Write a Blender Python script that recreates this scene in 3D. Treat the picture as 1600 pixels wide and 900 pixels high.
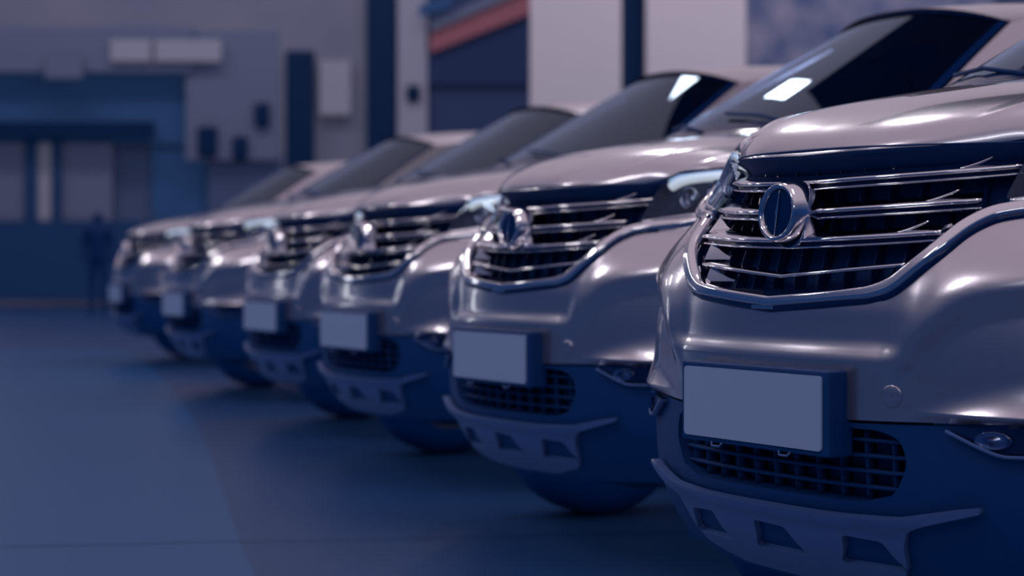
import bpy, bmesh, math, bisect, random
from mathutils import Vector, Matrix
from mathutils.geometry import delaunay_2d_cdt

for _o in list(bpy.data.objects):
    bpy.data.objects.remove(_o)
sc = bpy.context.scene
COL = sc.collection
rnd = random.Random(4)

# ------------------------------------------------------------------ camera, world, lights, exposure
CAM_Z = .91
cam = bpy.data.cameras.new('camera')
cam_o = bpy.data.objects.new('camera', cam)
COL.objects.link(cam_o)
cam_o.location = (0, 0, CAM_Z)
cam_o.rotation_euler = (math.radians(90), 0, 0)
cam.sensor_width = 36
cam.lens = 36 * 3000 / 1600
cam.shift_y = -44 / 1600
cam.clip_end = 200
cam.dof.use_dof = True
cam.dof.focus_distance = 3.9
cam.dof.aperture_fstop = 2.5
cam.dof.aperture_blades = 0
sc.camera = cam_o
vs = sc.view_settings
vs.view_transform = 'Standard'
vs.look = 'None'
vs.gamma = 1
vs.use_curve_mapping = False
vs.exposure = 0
sc.cycles.max_bounces = 8
sc.cycles.sample_clamp_indirect = 6
sc.cycles.use_denoising = True
sc.cycles.use_fast_gi = True
sc.cycles.fast_gi_method = 'ADD'

wd = bpy.data.worlds.new('world')
sc.world = wd
wd.use_nodes = True
nt = wd.node_tree
nt.nodes.clear()
out = nt.nodes.new('ShaderNodeOutputWorld')
bg = nt.nodes.new('ShaderNodeBackground')
tc = nt.nodes.new('ShaderNodeTexCoord')
sx = nt.nodes.new('ShaderNodeSeparateXYZ')
rp = nt.nodes.new('ShaderNodeValToRGB')
nt.links.new(tc.outputs['Generated'], sx.inputs[0])
mr = nt.nodes.new('ShaderNodeMapRange')
mr.inputs['From Min'].default_value = -1
nt.links.new(sx.outputs['Z'], mr.inputs['Value'])
nt.links.new(mr.outputs[0], rp.inputs[0])
nt.links.new(bg.outputs[0], out.inputs[0])
el = rp.color_ramp.elements
el[0].position = 0
el[0].color = (.008, .034, .12, 1)
el[1].position = 1
el[1].color = (.50, .42, .50, 1)
for p_, c_ in ((.5, (.008, .034, .12, 1)), (.61, (.012, .042, .14, 1)), (.74, (.10, .11, .19, 1)), (.86, (.46, .39, .47, 1))):
    e_ = el.new(p_)
    e_.color = c_
bg.inputs[1].default_value = 1.0
# towards the lit showroom side the surroundings are bright down to the horizon
rp2 = nt.nodes.new('ShaderNodeValToRGB')
e2 = rp2.color_ramp.elements
e2[0].position, e2[0].color = .49, (.012, .042, .14, 1)
e2[1].position, e2[1].color = .9, (.46, .385, .46, 1)
e_ = e2.new(.60)
e_.color = (.36, .31, .39, 1)
ad = nt.nodes.new('ShaderNodeMath')
nt.links.new(sx.outputs['X'], ad.inputs[0])
nt.links.new(sx.outputs['Y'], ad.inputs[1])
m2 = nt.nodes.new('ShaderNodeMapRange')
m2.interpolation_type = 'SMOOTHSTEP'
m2.inputs['From Min'].default_value = -.1
m2.inputs['From Max'].default_value = .8
mx = nt.nodes.new('ShaderNodeMix')
mx.data_type = 'RGBA'
nt.links.new(ad.outputs[0], m2.inputs['Value'])
nt.links.new(m2.outputs[0], mx.inputs['Factor'])
nt.links.new(mr.outputs[0], rp2.inputs[0])
nt.links.new(rp.outputs[0], mx.inputs['A'])
nt.links.new(rp2.outputs[0], mx.inputs['B'])
nt.links.new(mx.outputs['Result'], bg.inputs[0])
wd.light_settings.ao_factor = .25
wd.light_settings.distance = .2


def area(name, loc, target, sx_, sy_, power, col=(1, .97, .97)):
    l = bpy.data.lights.new(name, 'AREA')
    l.shape = 'RECTANGLE'
    l.size, l.size_y, l.energy, l.color = sx_, sy_, power, col
    o = bpy.data.objects.new(name, l)
    COL.objects.link(o)
    o.location = loc
    d = Vector(target) - Vector(loc)
    o.rotation_euler = d.to_track_quat('-Z', 'Y').to_euler()
    return o


# fluorescent panels in rows over the forecourt in front of the cars
for i_, (x_, y_) in enumerate([(-3.6, 2.5), (-4.6, 6.5), (-5.6, 10.5), (-6.6, 14.5), (-7.8, 19.5)]):
    area('ceiling_lamp', (x_, y_, 4.6), (x_ + .6, y_, 0), .36, 1.6, 36)
for i_, (x_, y_) in enumerate([(1.3, 3.4), (.4, 7.4), (.35, 12.2)]):
    area('ceiling_lamp', (x_, y_, 5.2), (x_, y_, 0), .30, 1.5, 30)


# added fill lights, out of view, that brighten the far walls
area('wall_fill_light', (-6, 30, 11), (-6, 38, 2.5), 16, 1.2, 430, (1, .95, .98))
area('wall_fill_light', (4.5, 19.0, 8.5), (4.5, 24, 1.5), 9, 1.0, 330, (1, .94, .97))


# tall lit doorway strip on the left and a long fitting behind the camera
area('door_light', (-7.4, 13.5, 2.2), (-1, 6.5, 1.0), .28, 2.0, 7, (.94, .98, 1))
area('ceiling_lamp', (-2.8, -2.4, 4.2), (1.2, 4.5, 1.0), 2.6, .35, 22, (.96, .98, 1))


# ------------------------------------------------------------------ materials
def mat(name, col, rough=.5, metal=0, coat=0, coat_r=.05, spec=.5, emis=None, es=0, alpha=None, noise=None, bump=None, trans=0, ior=1.45):
    m = bpy.data.materials.new(name)
    m.use_nodes = True
    n = m.node_tree
    b = n.nodes['Principled BSDF']
    b.inputs['Base Color'].default_value = (*col, 1)
    b.inputs['Roughness'].default_value = rough
    b.inputs['Metallic'].default_value = metal
    b.inputs['Coat Weight'].default_value = coat
    b.inputs['Coat Roughness'].default_value = coat_r
    b.inputs['Specular IOR Level'].default_value = spec
    b.inputs['Transmission Weight'].default_value = trans
    b.inputs['IOR'].default_value = ior
    if alpha is not None:
        b.inputs['Alpha'].default_value = alpha
    if emis:
        b.inputs['Emission Color'].default_value = (*emis, 1)
        b.inputs['Emission Strength'].default_value = es
    if noise:
        sc_, c2, detail = noise[:3]
        t = n.nodes.new('ShaderNodeTexCoord')
        k = n.nodes.new('ShaderNodeTexNoise')
        k.inputs['Scale'].default_value = sc_
        k.inputs['Detail'].default_value = detail
        r = n.nodes.new('ShaderNodeValToRGB')
        r.color_ramp.elements[0].position = .35
        r.color_ramp.elements[1].position = .68
        r.color_ramp.elements[0].color = (*col, 1)
        r.color_ramp.elements[1].color = (*c2, 1)
        n.links.new(t.outputs['Object'], k.inputs[0])
        n.links.new(k.outputs[0], r.inputs[0])
        n.links.new(r.outputs[0], b.inputs['Base Color'])
    if bump:
        t = n.nodes.new('ShaderNodeTexCoord')
        k = n.nodes.new('ShaderNodeTexNoise')
        k.inputs['Scale'].default_value = bump[0]
        k.inputs['Detail'].default_value = 3
        bp = n.nodes.new('ShaderNodeBump')
        bp.inputs['Strength'].default_value = bump[1]
        bp.inputs['Distance'].default_value = bump[2]
        n.links.new(t.outputs['Object'], k.inputs[0])
        n.links.new(k.outputs[0], bp.inputs['Height'])
        n.links.new(bp.outputs[0], b.inputs['Normal'])
    return m


M = dict(
    paint=mat('silver_paint', (.50, .46, .53),   .24, .95, 1, .015, noise=(900, (.54, .50, .57), 0)),
    chrome=mat('chrome', (.74, .72, .78), .10, 1),
    satin=mat('satin_silver', (.040, .085, .25), .42, .35),
    black=mat('dark_plastic', (.0006, .020, .098), .5, 0, spec=.4),
    matte=mat('matte_dark_plastic', (.0006, .018, .088), .7, 0, spec=.25),
    gloss=mat('gloss_dark', (.001, .010, .055), .12, 0, spec=.3),
    rubber=mat('tyre_rubber', (.001, .022, .12), .75, 0, spec=.25, bump=(60, .2, .002)),
    alloy=mat('alloy', (.35, .35, .42), .3, .9),
    reflector=mat('lamp_reflector', (.5, .5, .58), .15, 1),
    stripglow=mat('highlight_glow', (.75, .8, .84), .25, .2, .6, .05, emis=(.95, 1, 1), es=.55),
    plate=mat('plate_blank', (.15, .20, .36), .5, 0, spec=.3),
    seat=mat('seat_fabric', (.02, .03, .07), .8),
    tail=mat('tail_lamp_red', (.25, .02, .04), .1, 0, .5),
)


def clear(name, tint, rough=.02, base=.03):
    m = bpy.data.materials.new(name)
    m.use_nodes = True
    n = m.node_tree
    n.nodes.clear()
    o = n.nodes.new('ShaderNodeOutputMaterial')
    mx = n.nodes.new('ShaderNodeMixShader')
    tr = n.nodes.new('ShaderNodeBsdfTransparent')
    gl = n.nodes.new('ShaderNodeBsdfGlossy')
    fr = n.nodes.new('ShaderNodeFresnel')
    ad = n.nodes.new('ShaderNodeMath')
    ad.inputs[1].default_value = base
    fr.inputs[0].default_value = 1.5
    gl.inputs['Roughness'].default_value = rough
    gl.inputs['Color'].default_value = (.62, .78, 1, 1)
    tr.inputs[0].default_value = (*tint, 1)
    n.links.new(fr.outputs[0], ad.inputs[0])
    n.links.new(ad.outputs[0], mx.inputs[0])
    n.links.new(tr.outputs[0], mx.inputs[1])
    n.links.new(gl.outputs[0], mx.inputs[2])
    n.links.new(mx.outputs[0], o.inputs[0])
    return m


M['glass'] = clear('tinted_glass', (.10, .14, .22), .02, .04)
M['lens'] = clear('lamp_lens', (.8, .85, .95), .02, .0)


# ------------------------------------------------------------------ mesh helpers
def new_obj(name, me, m, parent=None):
    me.materials.append(m)
    o = bpy.data.objects.new(name, me)
    COL.objects.link(o)
    if parent is not None:
        o.parent = parent
    return o


def tag(o, label=None, cat=None, group=None, kind=None):
    if label:
        o['label'] = label
    if cat:
        o['category'] = cat
    if group:
        o['group'] = group
    if kind:
        o['kind'] = kind
    return o


def empty(name, loc=(0, 0, 0), rz=0):
    o = bpy.data.objects.new(name, None)
    o.empty_display_size = .2
    COL.objects.link(o)
    o.location = loc
    o.rotation_euler = (0, 0, rz)
    return o


class MB:
    def __init__(s):
        s.v, s.f, s.n, s.sm = [], [], [], []

    def face(s, idx, smooth=True, nor=None):
        s.f.append(tuple(idx))
        s.sm.append(smooth)
        s.n.append(nor)

    def build(s, name, m, parent=None):
        me = bpy.data.meshes.new(name)
        me.from_pydata([tuple(p) for p in s.v], [], s.f)
        me.polygons.foreach_set('use_smooth', s.sm)
        if any(x is not None for x in s.n):
            me.update()
            ln = []
            for p, x in zip(me.polygons, s.n):
                if x is None:
                    ln += [tuple(p.normal)] * len(p.vertices)
                else:
                    ln += [tuple(q) for q in x]
            if len(ln) == len(me.loops):
                me.normals_split_custom_set(ln)
        me.update()
        return new_obj(name, me, m, parent)

    def box(s, c, h, rot=None, bev=0):
        b = bmesh.new()
        bmesh.ops.create_cube(b, size=1)
        for q in b.verts:
            q.co = Vector((q.co.x * 2 * h[0], q.co.y * 2 * h[1], q.co.z * 2 * h[2]))
        if bev:
            bmesh.ops.bevel(b, geom=list(b.edges), offset=bev, segments=3, affect='EDGES', profile=.6)
        R = rot if rot is not None else Matrix.Identity(3)
        s.add_bm(b, R, Vector(c))

    def add_bm(s, b, R, c):
        o = len(s.v)
        b.verts.ensure_lookup_table()
        for i, q in enumerate(b.verts):
            q.index = i
            s.v.append(R @ q.co + c)
        for f in b.faces:
            s.face([o + q.index for q in f.verts], False)
        b.free()

    def grid(s, fn, nu, nv, closed_u=False, smooth=True):
        o = len(s.v)
        cu = nu if closed_u else nu + 1
        for j in range(nv + 1):
            for i in range(cu):
                s.v.append(Vector(fn(i / nu, j / nv)))
        for j in range(nv):
            for i in range(nu):
                a = o + j * cu + i
                b = o + j * cu + (i + 1) % cu
                s.face([a, b, b + cu, a + cu], smooth)

    def tube(s, pts, r, n=10, cap=True):
        pts = [Vector(p) for p in pts]
        o = len(s.v)
        up = None
        for i, p in enumerate(pts):
            t = (pts[min(i + 1, len(pts) - 1)] - pts[max(i - 1, 0)]).normalized()
            if up is None:
                up = Vector((0, 0, 1)) if abs(t.z) < .9 else Vector((1, 0, 0))
            a = t.cross(up).normalized()
            b = a.cross(t).normalized()
            up = b
            rr = r[i] if isinstance(r, (list, tuple)) else r
            for k in range(n):
                w = 2 * math.pi * k / n
                s.v.append(p + a * math.cos(w) * rr + b * math.sin(w) * rr)
        for i in range(len(pts) - 1):
            for k in range(n):
                s.face([o + i * n + k, o + i * n + (k + 1) % n, o + (i + 1) * n + (k + 1) % n, o + (i + 1) * n + k])
        if cap:
            s.face([o + k for k in range(n)][::-1], False)
            s.face([o + (len(pts) - 1) * n + k for k in range(n)], False)

    def lathe(s, prof, c, ax, n=48, sx_=1, sz_=1):
        # prof: list of (radius, offset along ax)
        ax = Vector(ax).normalized()
        a = ax.cross(Vector((0, 0, 1))).normalized()
        b = a.cross(ax).normalized()
        c = Vector(c)
        o = len(s.v)
        for r, h in prof:
            for k in range(n):
                w = 2 * math.pi * k / n
                s.v.append(c + ax * h + a * math.cos(w) * r * sx_ + b * math.sin(w) * r * sz_)
        for i in range(len(prof) - 1):
            for k in range(n):
                s.face([o + i * n + k, o + i * n + (k + 1) % n, o + (i + 1) * n + (k + 1) % n, o + (i + 1) * n + k])

    def sweep(s, pts, nors, prof, closed_prof=True, cap=True):
        # prof: (out, up) pairs; frame = outward normal, up = normal x tangent
        o = len(s.v)
        for i, p in enumerate(pts):
            t = (pts[min(i + 1, len(pts) - 1)] - pts[max(i - 1, 0)]).normalized()
            nn = nors[i] - t * nors[i].dot(t)
            nn.normalize()
            b = nn.cross(t)
            k_ = prof(i / (len(pts) - 1)) if callable(prof) else prof
            n = len(k_)
            for a_, b_ in k_:
                s.v.append(p + nn * a_ + b * b_)
        for i in range(len(pts) - 1):
            for k in range(n):
                s.face([o + i * n + k, o + i * n + (k + 1) % n, o + (i + 1) * n + (k + 1) % n, o + (i + 1) * n + k])
        if cap:
            s.face([o + k for k in range(n)][::-1], False)
            s.face([o + (len(pts) - 1) * n + k for k in range(n)], False)


def spl(tb):
    xs = [a for a, _ in tb]
    ys = [b for _, b in tb]
    m = []
    for i in range(len(xs)):
        if i == 0:
            m.append((ys[1] - ys[0]) / (xs[1] - xs[0]))
        elif i == len(xs) - 1:
            m.append((ys[-1] - ys[-2]) / (xs[-1] - xs[-2]))
        else:
            m.append(.5 * ((ys[i] - ys[i - 1]) / (xs[i] - xs[i - 1]) + (ys[i + 1] - ys[i]) / (xs[i + 1] - xs[i])))

    def f(x):
        if x <= xs[0]:
            return ys[0] + m[0] * (x - xs[0])
        if x >= xs[-1]:
            return ys[-1] + m[-1] * (x - xs[-1])
        i = bisect.bisect_right(xs, x) - 1
        h = xs[i + 1] - xs[i]
        k = (x - xs[i]) / h
        return ((2 * k**3 - 3 * k * k + 1) * ys[i] + (k**3 - 2 * k * k + k) * h * m[i]
                + (-2 * k**3 + 3 * k * k) * ys[i + 1] + (k**3 - k * k) * h * m[i + 1])
    return f


def sstep(a, b, x):
    k = min(1, max(0, (x - a) / (b - a)))
    return k * k * (3 - 2 * k)


def rounded(pts, r=.01, n=4, closed=True, seg=.012):
    """round the corners of a 2-D polyline and resample its straight runs"""
    pts = [Vector((p[0], p[1])) for p in pts]
    N = len(pts)
    out_ = []
    for i in range(N):
        p = pts[i]
        if not closed and i in (0, N - 1):
            out_.append(p)
            continue
        a, b = pts[i - 1], pts[(i + 1) % N]
        ra = min(r, (a - p).length * .45, (b - p).length * .45)
        q0 = p + (a - p).normalized() * ra
        q1 = p + (b - p).normalized() * ra
        for k in range(n + 1):
            t = k / n
            out_.append(q0 * (1 - t)**2 + p * 2 * t * (1 - t) + q1 * t * t)
    res = []
    L = len(out_)
    for i in range(L if closed else L - 1):
        a, b = out_[i], out_[(i + 1) % L]
        m = max(1, int((b - a).length / seg))
        for k in range(m):
            q = a + (b - a) * k / m
            if not res or (q - res[-1]).length > 1e-5:
                res.append(q)
    if not closed:
        res.append(out_[-1])
    elif (res[0] - res[-1]).length < 1e-5:
        res.pop()
    return res


def inside(p, poly):
    x, y = p
    c = False
    j = len(poly) - 1
    for i in range(len(poly)):
        a, b = poly[i], poly[j]
        if (a[1] > y) != (b[1] > y) and x < (b[0] - a[0]) * (y - a[1]) / (b[1] - a[1]) + a[0]:
            c = not c
        j = i
    return c


def sheet(mb, outer, holes, fn, step=.022, depth=.012, hint=None, hole_depth=None):
    """a panel: 2-D outline (with holes) laid on the surface fn(a,b), returned edges turned inwards by depth"""
    loops = [outer] + list(holes)
    verts, edges = [], []
    for lp in loops:
        o = len(verts)
        verts += [Vector((p[0], p[1])) for p in lp]
        edges += [(o + i, o + (i + 1) % len(lp)) for i in range(len(lp))]
    nb = len(verts)
    x0 = min(p[0] for p in outer)
    x1 = max(p[0] for p in outer)
    y0 = min(p[1] for p in outer)
    y1 = max(p[1] for p in outer)
    cell = {}
    for p in verts:
        cell.setdefault((int(p.x // step), int(p.y // step)), []).append(p)
    i0, i1 = math.floor(x0 / step), math.ceil(x1 / step)
    j0, j1 = math.floor(y0 / step), math.ceil(y1 / step)
    for i in range(i0, i1 + 1):
        for j in range(j0, j1 + 1):
            p = Vector((i * step, j * step))
            ok = True
            ci, cj = int(p.x // step), int(p.y // step)
            for di in (-1, 0, 1):
                for dj in (-1, 0, 1):
                    for q in cell.get((ci + di, cj + dj), ()):
                        if (q - p).length < step * .45:
                            ok = False
            if ok and inside(p, outer) and not any(inside(p, h) for h in holes):
                verts.append(p)
    vo, eo, fo, *_ = delaunay_2d_cdt(verts, edges, [], 0, 1e-7)
    e = 2e-3
    P3, N3 = [], []
    for q in vo:
        p = Vector(fn(q[0], q[1]))
        da = Vector(fn(q[0] + e, q[1])) - Vector(fn(q[0] - e, q[1]))
        db = Vector(fn(q[0], q[1] + e)) - Vector(fn(q[0], q[1] - e))
        n = da.cross(db)
        n = n.normalized() if n.length > 1e-12 else Vector((0, 0, 1))
        if hint is not None and n.dot(hint(p)) < 0:
            n = -n
        P3.append(p)
        N3.append(n)
    o = len(mb.v)
    mb.v += P3
    for f in fo:
        c = sum((Vector(vo[k]) for k in f), Vector((0, 0))) / len(f)
        if not inside(c, outer) or any(inside(c, h) for h in holes):
            continue
        fn_ = (P3[f[1]] - P3[f[0]]).cross(P3[f[2]] - P3[f[0]])
        g = list(f)
        if fn_.dot(N3[f[0]]) < 0:
            g.reverse()
        mb.face([o + k for k in g], True, [N3[k] for k in g])
    for li, lp in enumerate(loops):
        d = depth if li == 0 or hole_depth is None else hole_depth
        if not d:
            continue
        oo = len(mb.v)
        n = len(lp)
        cen = sum((Vector((p[0], p[1])) for p in lp), Vector((0, 0))) / n
        pp, nn = [], []
        for p in lp:
            q = Vector(fn(p[0], p[1]))
            da = Vector(fn(p[0] + e, p[1])) - Vector(fn(p[0] - e, p[1]))
            db = Vector(fn(p[0], p[1] + e)) - Vector(fn(p[0], p[1] - e))
            m = da.cross(db).normalized()
            if hint is not None and m.dot(hint(q)) < 0:
                m = -m
            pp.append(q)
            nn.append(m)
        mb.v += pp + [q - m * d for q, m in zip(pp, nn)]
        for i in range(n):
            k = (i + 1) % n
            mb.face([oo + i, oo + k, oo + n + k, oo + n + i], False)


# ------------------------------------------------------------------ the car's body surface (u across, v back, z up)
W, V0, PE = .92, .80, 2.3
_pts = []
for i in range(401):
    f_ = math.pi / 2 * i / 400
    _pts.append((W * math.sin(f_)**(2 / PE), V0 * (1 - max(0, math.cos(f_))**(2 / PE))))
for i in range(1, 101):
    _pts.append((W, V0 + (3.75 - V0) * i / 100))
for i in range(1, 201):
    f_ = math.pi / 2 * (1 - i / 200)
    _pts.append((W * max(0, math.sin(f_))**(2 / 3.2), 3.75 + .65 * max(0, math.cos(f_))**(2 / 3.2)))
_t = [0]
for a_, b_ in zip(_pts, _pts[1:]):
    _t.append(_t[-1] + math.hypot(b_[0] - a_[0], b_[1] - a_[1]))
TMAX = _t[-1]


def plan0(t):
    i = min(len(_t) - 2, max(0, bisect.bisect_right(_t, t) - 1))
    k = (t - _t[i]) / (_t[i + 1] - _t[i] + 1e-12)
    a, b = _pts[i], _pts[i + 1]
    return a[0] + (b[0] - a[0]) * k, a[1] + (b[1] - a[1]) * k


def plan(t):
    s = -1 if t < 0 else 1
    t = abs(t)
    u, v = plan0(min(t, TMAX))
    e = .015
    b = plan0(min(TMAX, t + e))
    a = plan0(t - e) if t >= e else (-plan0(e - t)[0], plan0(e - t)[1])
    du, dv = b[0] - a[0], b[1] - a[1]
    l = math.hypot(du, dv) + 1e-12
    return s * u, v, s * dv / l, -du / l


def t_of_v(v):
    lo, hi = 0, TMAX - .9
    for _ in range(40):
        m = (lo + hi) / 2
        if plan0(m)[1] < v:
            lo = m
        else:
            hi = m
    return lo


SF = spl([(.18, .20), (.25, .135), (.30, .085), (.36, .045), (.42, .022), (.50, .012), (.60, .006), (.66, .006), (.70, .0055), (.718, .004), (.726, .006),
          (.752, .017), (.775, .0205), (.82, .026), (.90, .05), (1.0, .078), (1.10, .10), (1.17, .125), (1.3, .24)])
SFo = spl([(.18, .20), (.25, .135), (.30, .085), (.36, .045), (.42, .022), (.50, .012), (.60, .012), (.68, .010), (.74, .012), (.80, .018),
           (.85, .026), (.90, .036), (.95, .05), (1.0, .072), (1.10, .10), (1.17, .125), (1.3, .24)])
SS = spl([(.20, .09), (.3, .035), (.45, .012), (.6, .006), (.72, .012), (.85, .014), (.95, .006), (1.05, .012), (1.13, .035), (1.20, .085), (1.26, .15), (1.30, .21)])


CREASE = spl([(.28, .66), (.34, .722), (.425, .800), (.47, .835), (.52, .860), (.60, .876), (.70, .886), (1.05, .90)])


def P(t, z, off=0):
    u, v, nu, nv = plan(t)
    at = abs(t)
    w = sstep(.50, 1.05, at)
    k = sstep(.30, .44, at)
    d = -((SF(z) * (1 - k) + SFo(z) * k) * (1 - w) + SS(z) * w) + off
    d -= .10 * sstep(.84, 1.13, z) * sstep(.12, .62, at) * (1 - sstep(.9, 1.25, at))
    # sculpted haunch: rises from the end of the plate shelf to the lamp, hollow below it
    if .28 < at < 1.05:
        zr = CREASE(at)
        g = sstep(.31, .40, at) * (1 - sstep(.85, 1.05, at))
        d += .017 * g * sstep(zr - .075, zr, z) * (1 - .9 * sstep(zr, zr + .13, z))
        # ledge above the fog lamp: a wedge that opens outwards
        zt = .640 + .22 * (at - .33)
        if z < zt:
            gl_ = sstep(.34, .60, at) * (1 - sstep(.85, 1.05, at))
            k_ = min(1, (zt - z) / (zt - .622))
            d += .024 * gl_ * k_ * k_ * sstep(.606, .626, z)
    return (u + nu * d, v + nv * d, z)


def Pn(t, z):
    e = 2e-3
    da = Vector(P(t + e, z)) - Vector(P(t - e, z))
    db = Vector(P(t, z + e)) - Vector(P(t, z - e))
    n = da.cross(db).normalized()
    u, v, nu, nv = plan(t)
    return n if n.dot(Vector((nu, nv, 0))) > 0 else -n


def outw(p):
    return Vector((p.x, (p.y - 2.0), .2))


def mirror_pts(half):
    """half outline from centre bottom .. centre top (t>=0) to a full symmetric loop"""
    return list(half) + [(-a, b) for a, b in reversed(half) if abs(a) > 1e-6]


def frange(a, b, n):
    return [a + (b - a) * i / (n - 1) for i in range(n)]


WV, WZ, WR, AR = .84, .345, .345, .415       # front wheel centre, tyre radius, arch radius
WV2 = 3.42


def arch_pts(vc, z0, z1, front=True, n=24):
    """points of the wheel arch between heights in (t,z), from z0 at the front over the top to z1 at the back"""
    a0 = math.asin(max(-1, min(1, (z0 - WZ) / AR)))
    a1 = math.asin(max(-1, min(1, (z1 - WZ) / AR)))
    res = []
    for i in range(n + 1):
        a = (math.pi - a0) + (a1 - (math.pi - a0)) * i / n
        res.append((t_of_v(vc + AR * math.cos(a)), WZ + AR * math.sin(a)))
    return res


def make_car():
    car = empty('car')
    pt = lambda mb, n, m, p=car: mb.build(n, M[m], p)

    # ---- front bumper (painted)
    ta_f = t_of_v(WV - math.sqrt(AR**2 - (.625 - WZ)**2))
    half = [(0, .608), (.25, .606), (.60, .615), (.85, .622), (ta_f - .0, .625)]
    a_top = .70
    ts = t_of_v(WV - math.sqrt(AR**2 - (a_top - WZ)**2))
    half += [(ts, a_top), (1.12, .82), (1.09, 1.0), (1.06, 1.118), (.98, 1.068), (.86, 1.036), (.75, 1.010), (.62, .996), (.53, .986),
             (.475, .964), (.428, .918), (.343, .848), (.29, .833), (.15, .823), (0, .815)]
    body = rounded(half, .02, 5, closed=False)
    loop = mirror_pts([(p[0], p[1]) for p in body])
    mb = MB()
    sheet(mb, loop, [], lambda a, b: P(a, b), .010, .03, outw)
    bumper = pt(mb, 'front_bumper', 'paint')
    # round tow cover on the bumper
    mb = MB()
    c = Vector(P(.345, .655))
    n = Pn(.345, .655)
    mb.lathe([(.001, .002), (.020, .002), (.0215, .0012), (.022, -.004)], c, n, 32)
    pt(mb, 'tow_cover', 'paint', bumper)

    # ---- grille: backing, walls, bars, frame
    gh = [(0, .840), (.25, .850), (.31, .872), (.375, .935), (.43, .990), (.475, 1.010), (.52, 1.018), (.548, 1.09), (.572, 1.130), (.3, 1.125), (0, 1.122)]
    lp = mirror_pts([(p[0], p[1]) for p in rounded(gh, .012, 4, closed=False)])
    mb = MB()
    sheet(mb, lp, [], lambda a, b: P(a, b, -.075), .03, 0, outw)
    grille = pt(mb, 'grille', 'matte')
    # sloping top deck between the hood lip and the first bar
    mb = MB()
    mb.grid(lambda a, b: P(-.60 + 1.2 * a, 1.132 - .07 * b + .0, .004 - .085 * b**.8), 60, 4)
    mb.grid(lambda a, b: P(-.60 + 1.2 * a, 1.16 - .028 * b, -.06 + .064 * b), 60, 2)
    pt(mb, 'grille_deck', 'matte', grille)
    # walls of the opening
    fr = [(0, .8265), (.14, .836), (.28, .848), (.325, .862), (.415, .930), (.460, .975), (.505, .998), (.56, 1.006), (.68, 1.014), (.78, 1.026), (.88, 1.052), (.97, 1.085)]
    frp = rounded(fr, .03, 6, closed=False, seg=.01)
    full = [(-p[0], p[1]) for p in reversed(frp)] + [(p[0], p[1]) for p in frp[1:]]
    pts = [Vector(P(a, b, .002)) for a, b in full]
    nrs = [Pn(a, b) for a, b in full]

    def fprof(k):
        q = abs(k - .5) * 2
        wd_ = .0125 + .0055 * sstep(.15, .35, q) * (1 - sstep(.6, .95, q)) - .003 * sstep(.6, .95, q)
        return [(-.05, -wd_), (.0, -wd_), (.009, -wd_ * .82), (.013, -wd_ * .35), (.010, 0), (.013, wd_ * .3), (.006, wd_ * .85), (-.004, wd_), (-.06, wd_)]
    mb = MB()
    mb.sweep(pts, nrs, fprof)
    frame = pt(mb, 'grille_frame', 'chrome', grille)
    # thin dark gap strip outside the frame
    full2 = [(a + (0 if abs(a) < .3 else (.012 if a > 0 else -.012)), b - .0165 if abs(a) < .3 else b - .016) for a, b in full if abs(a) < .6]
    mb = MB()
    mb.sweep([Vector(P(a, b, -.002)) for a, b in full2], [Pn(a, b) for a, b in full2], [(-.03, -.007), (.003, -.006), (.0095, .001), (.0085, .0075), (-.03, .008)])
    pt(mb, 'frame_gasket', 'gloss', frame)
    # small latch tab under the centre of the frame
    mb = MB()
    mb.box(Vector(P(-.015, .815, .004)), (.035, .006, .004), bev=.002)
    pt(mb, 'latch_tab', 'chrome', frame)

    # four bars; each bar: swept blade with a thin lower lip
    def bar(zc, tr, hgt, zr, single=False):
        T = frange(-tr, tr, 61)
        zz = [zc + (zr - zc) * (abs(t) / tr)**(1.0 if single else 1.6) for t in T]
        P_ = [Vector(P(t, z, -.012)) for t, z in zip(T, zz)]
        N_ = [Vector((Pn(t, z).x, Pn(t, z).y, 0)).normalized() for t, z in zip(T, zz)]
        b = MB()
        if single:
            pr = [(-.03, -.003), (.004, -.003), (.007, 0), (.004, .004), (-.03, .008)]
            b.sweep(P_, N_, pr)
            return pt(b, 'grille_bar', 'chrome', grille)

        def pr(k):
            q = sstep(0, .10, k) * sstep(0, .10, 1 - k)
            return [(-.045, 0), (.002, -.001), (.006, .002), (.0065, .0045), (.003, .008), (-.010, .013 * q + .009 * (1 - q)), (-.022, .0185), (-.045, .022)]
        b.sweep(P_, N_, pr)
        # lower thin lip
        P2 = [p + Vector((0, 0, -.011)) for p in P_]
        b.sweep(P2, N_, [(-.02, -.002), (.002, -.0022), (.005, 0), (.003, .0022), (-.02, .0025)])
        o = pt(b, 'grille_bar', 'chrome', grille)
        # dark channel between blade and lip
        b = MB()
        b.sweep([p + Vector((0, 0, -.006)) for p in P_], N_, [(-.04, -.003), (-.006, -.003), (-.006, .006), (-.04, .006)])
        pt(b, 'bar_channel', 'gloss', o)
        # upturned winglet near each end of the blade
        for s in (1,):
            b = MB()
            te = tr * .80
            L = []
            for k in range(9):
                q = k / 8
                t = s * (te - .03 + .065 * q)
                z = zc + (zr - zc) * (abs(t) / tr)**1.6 + .008 + .020 * q**1.3
                L.append((t, z))
            b.tube([Vector(P(t, z, -.010 - .006 * (i / 8))) for i, (t, z) in enumerate(L)], [.0035 - .002 * i / 8 for i in range(9)], 8)
            pt(b, 'winglet', 'chrome', o)
        return o
    bar(1.062, .545, 0, 1.083)
    bar(1.003, .470, 0, 1.018)
    bar(.945, .408, 0, .958)
    bar(.876, .338, 0, .900, True)
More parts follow.
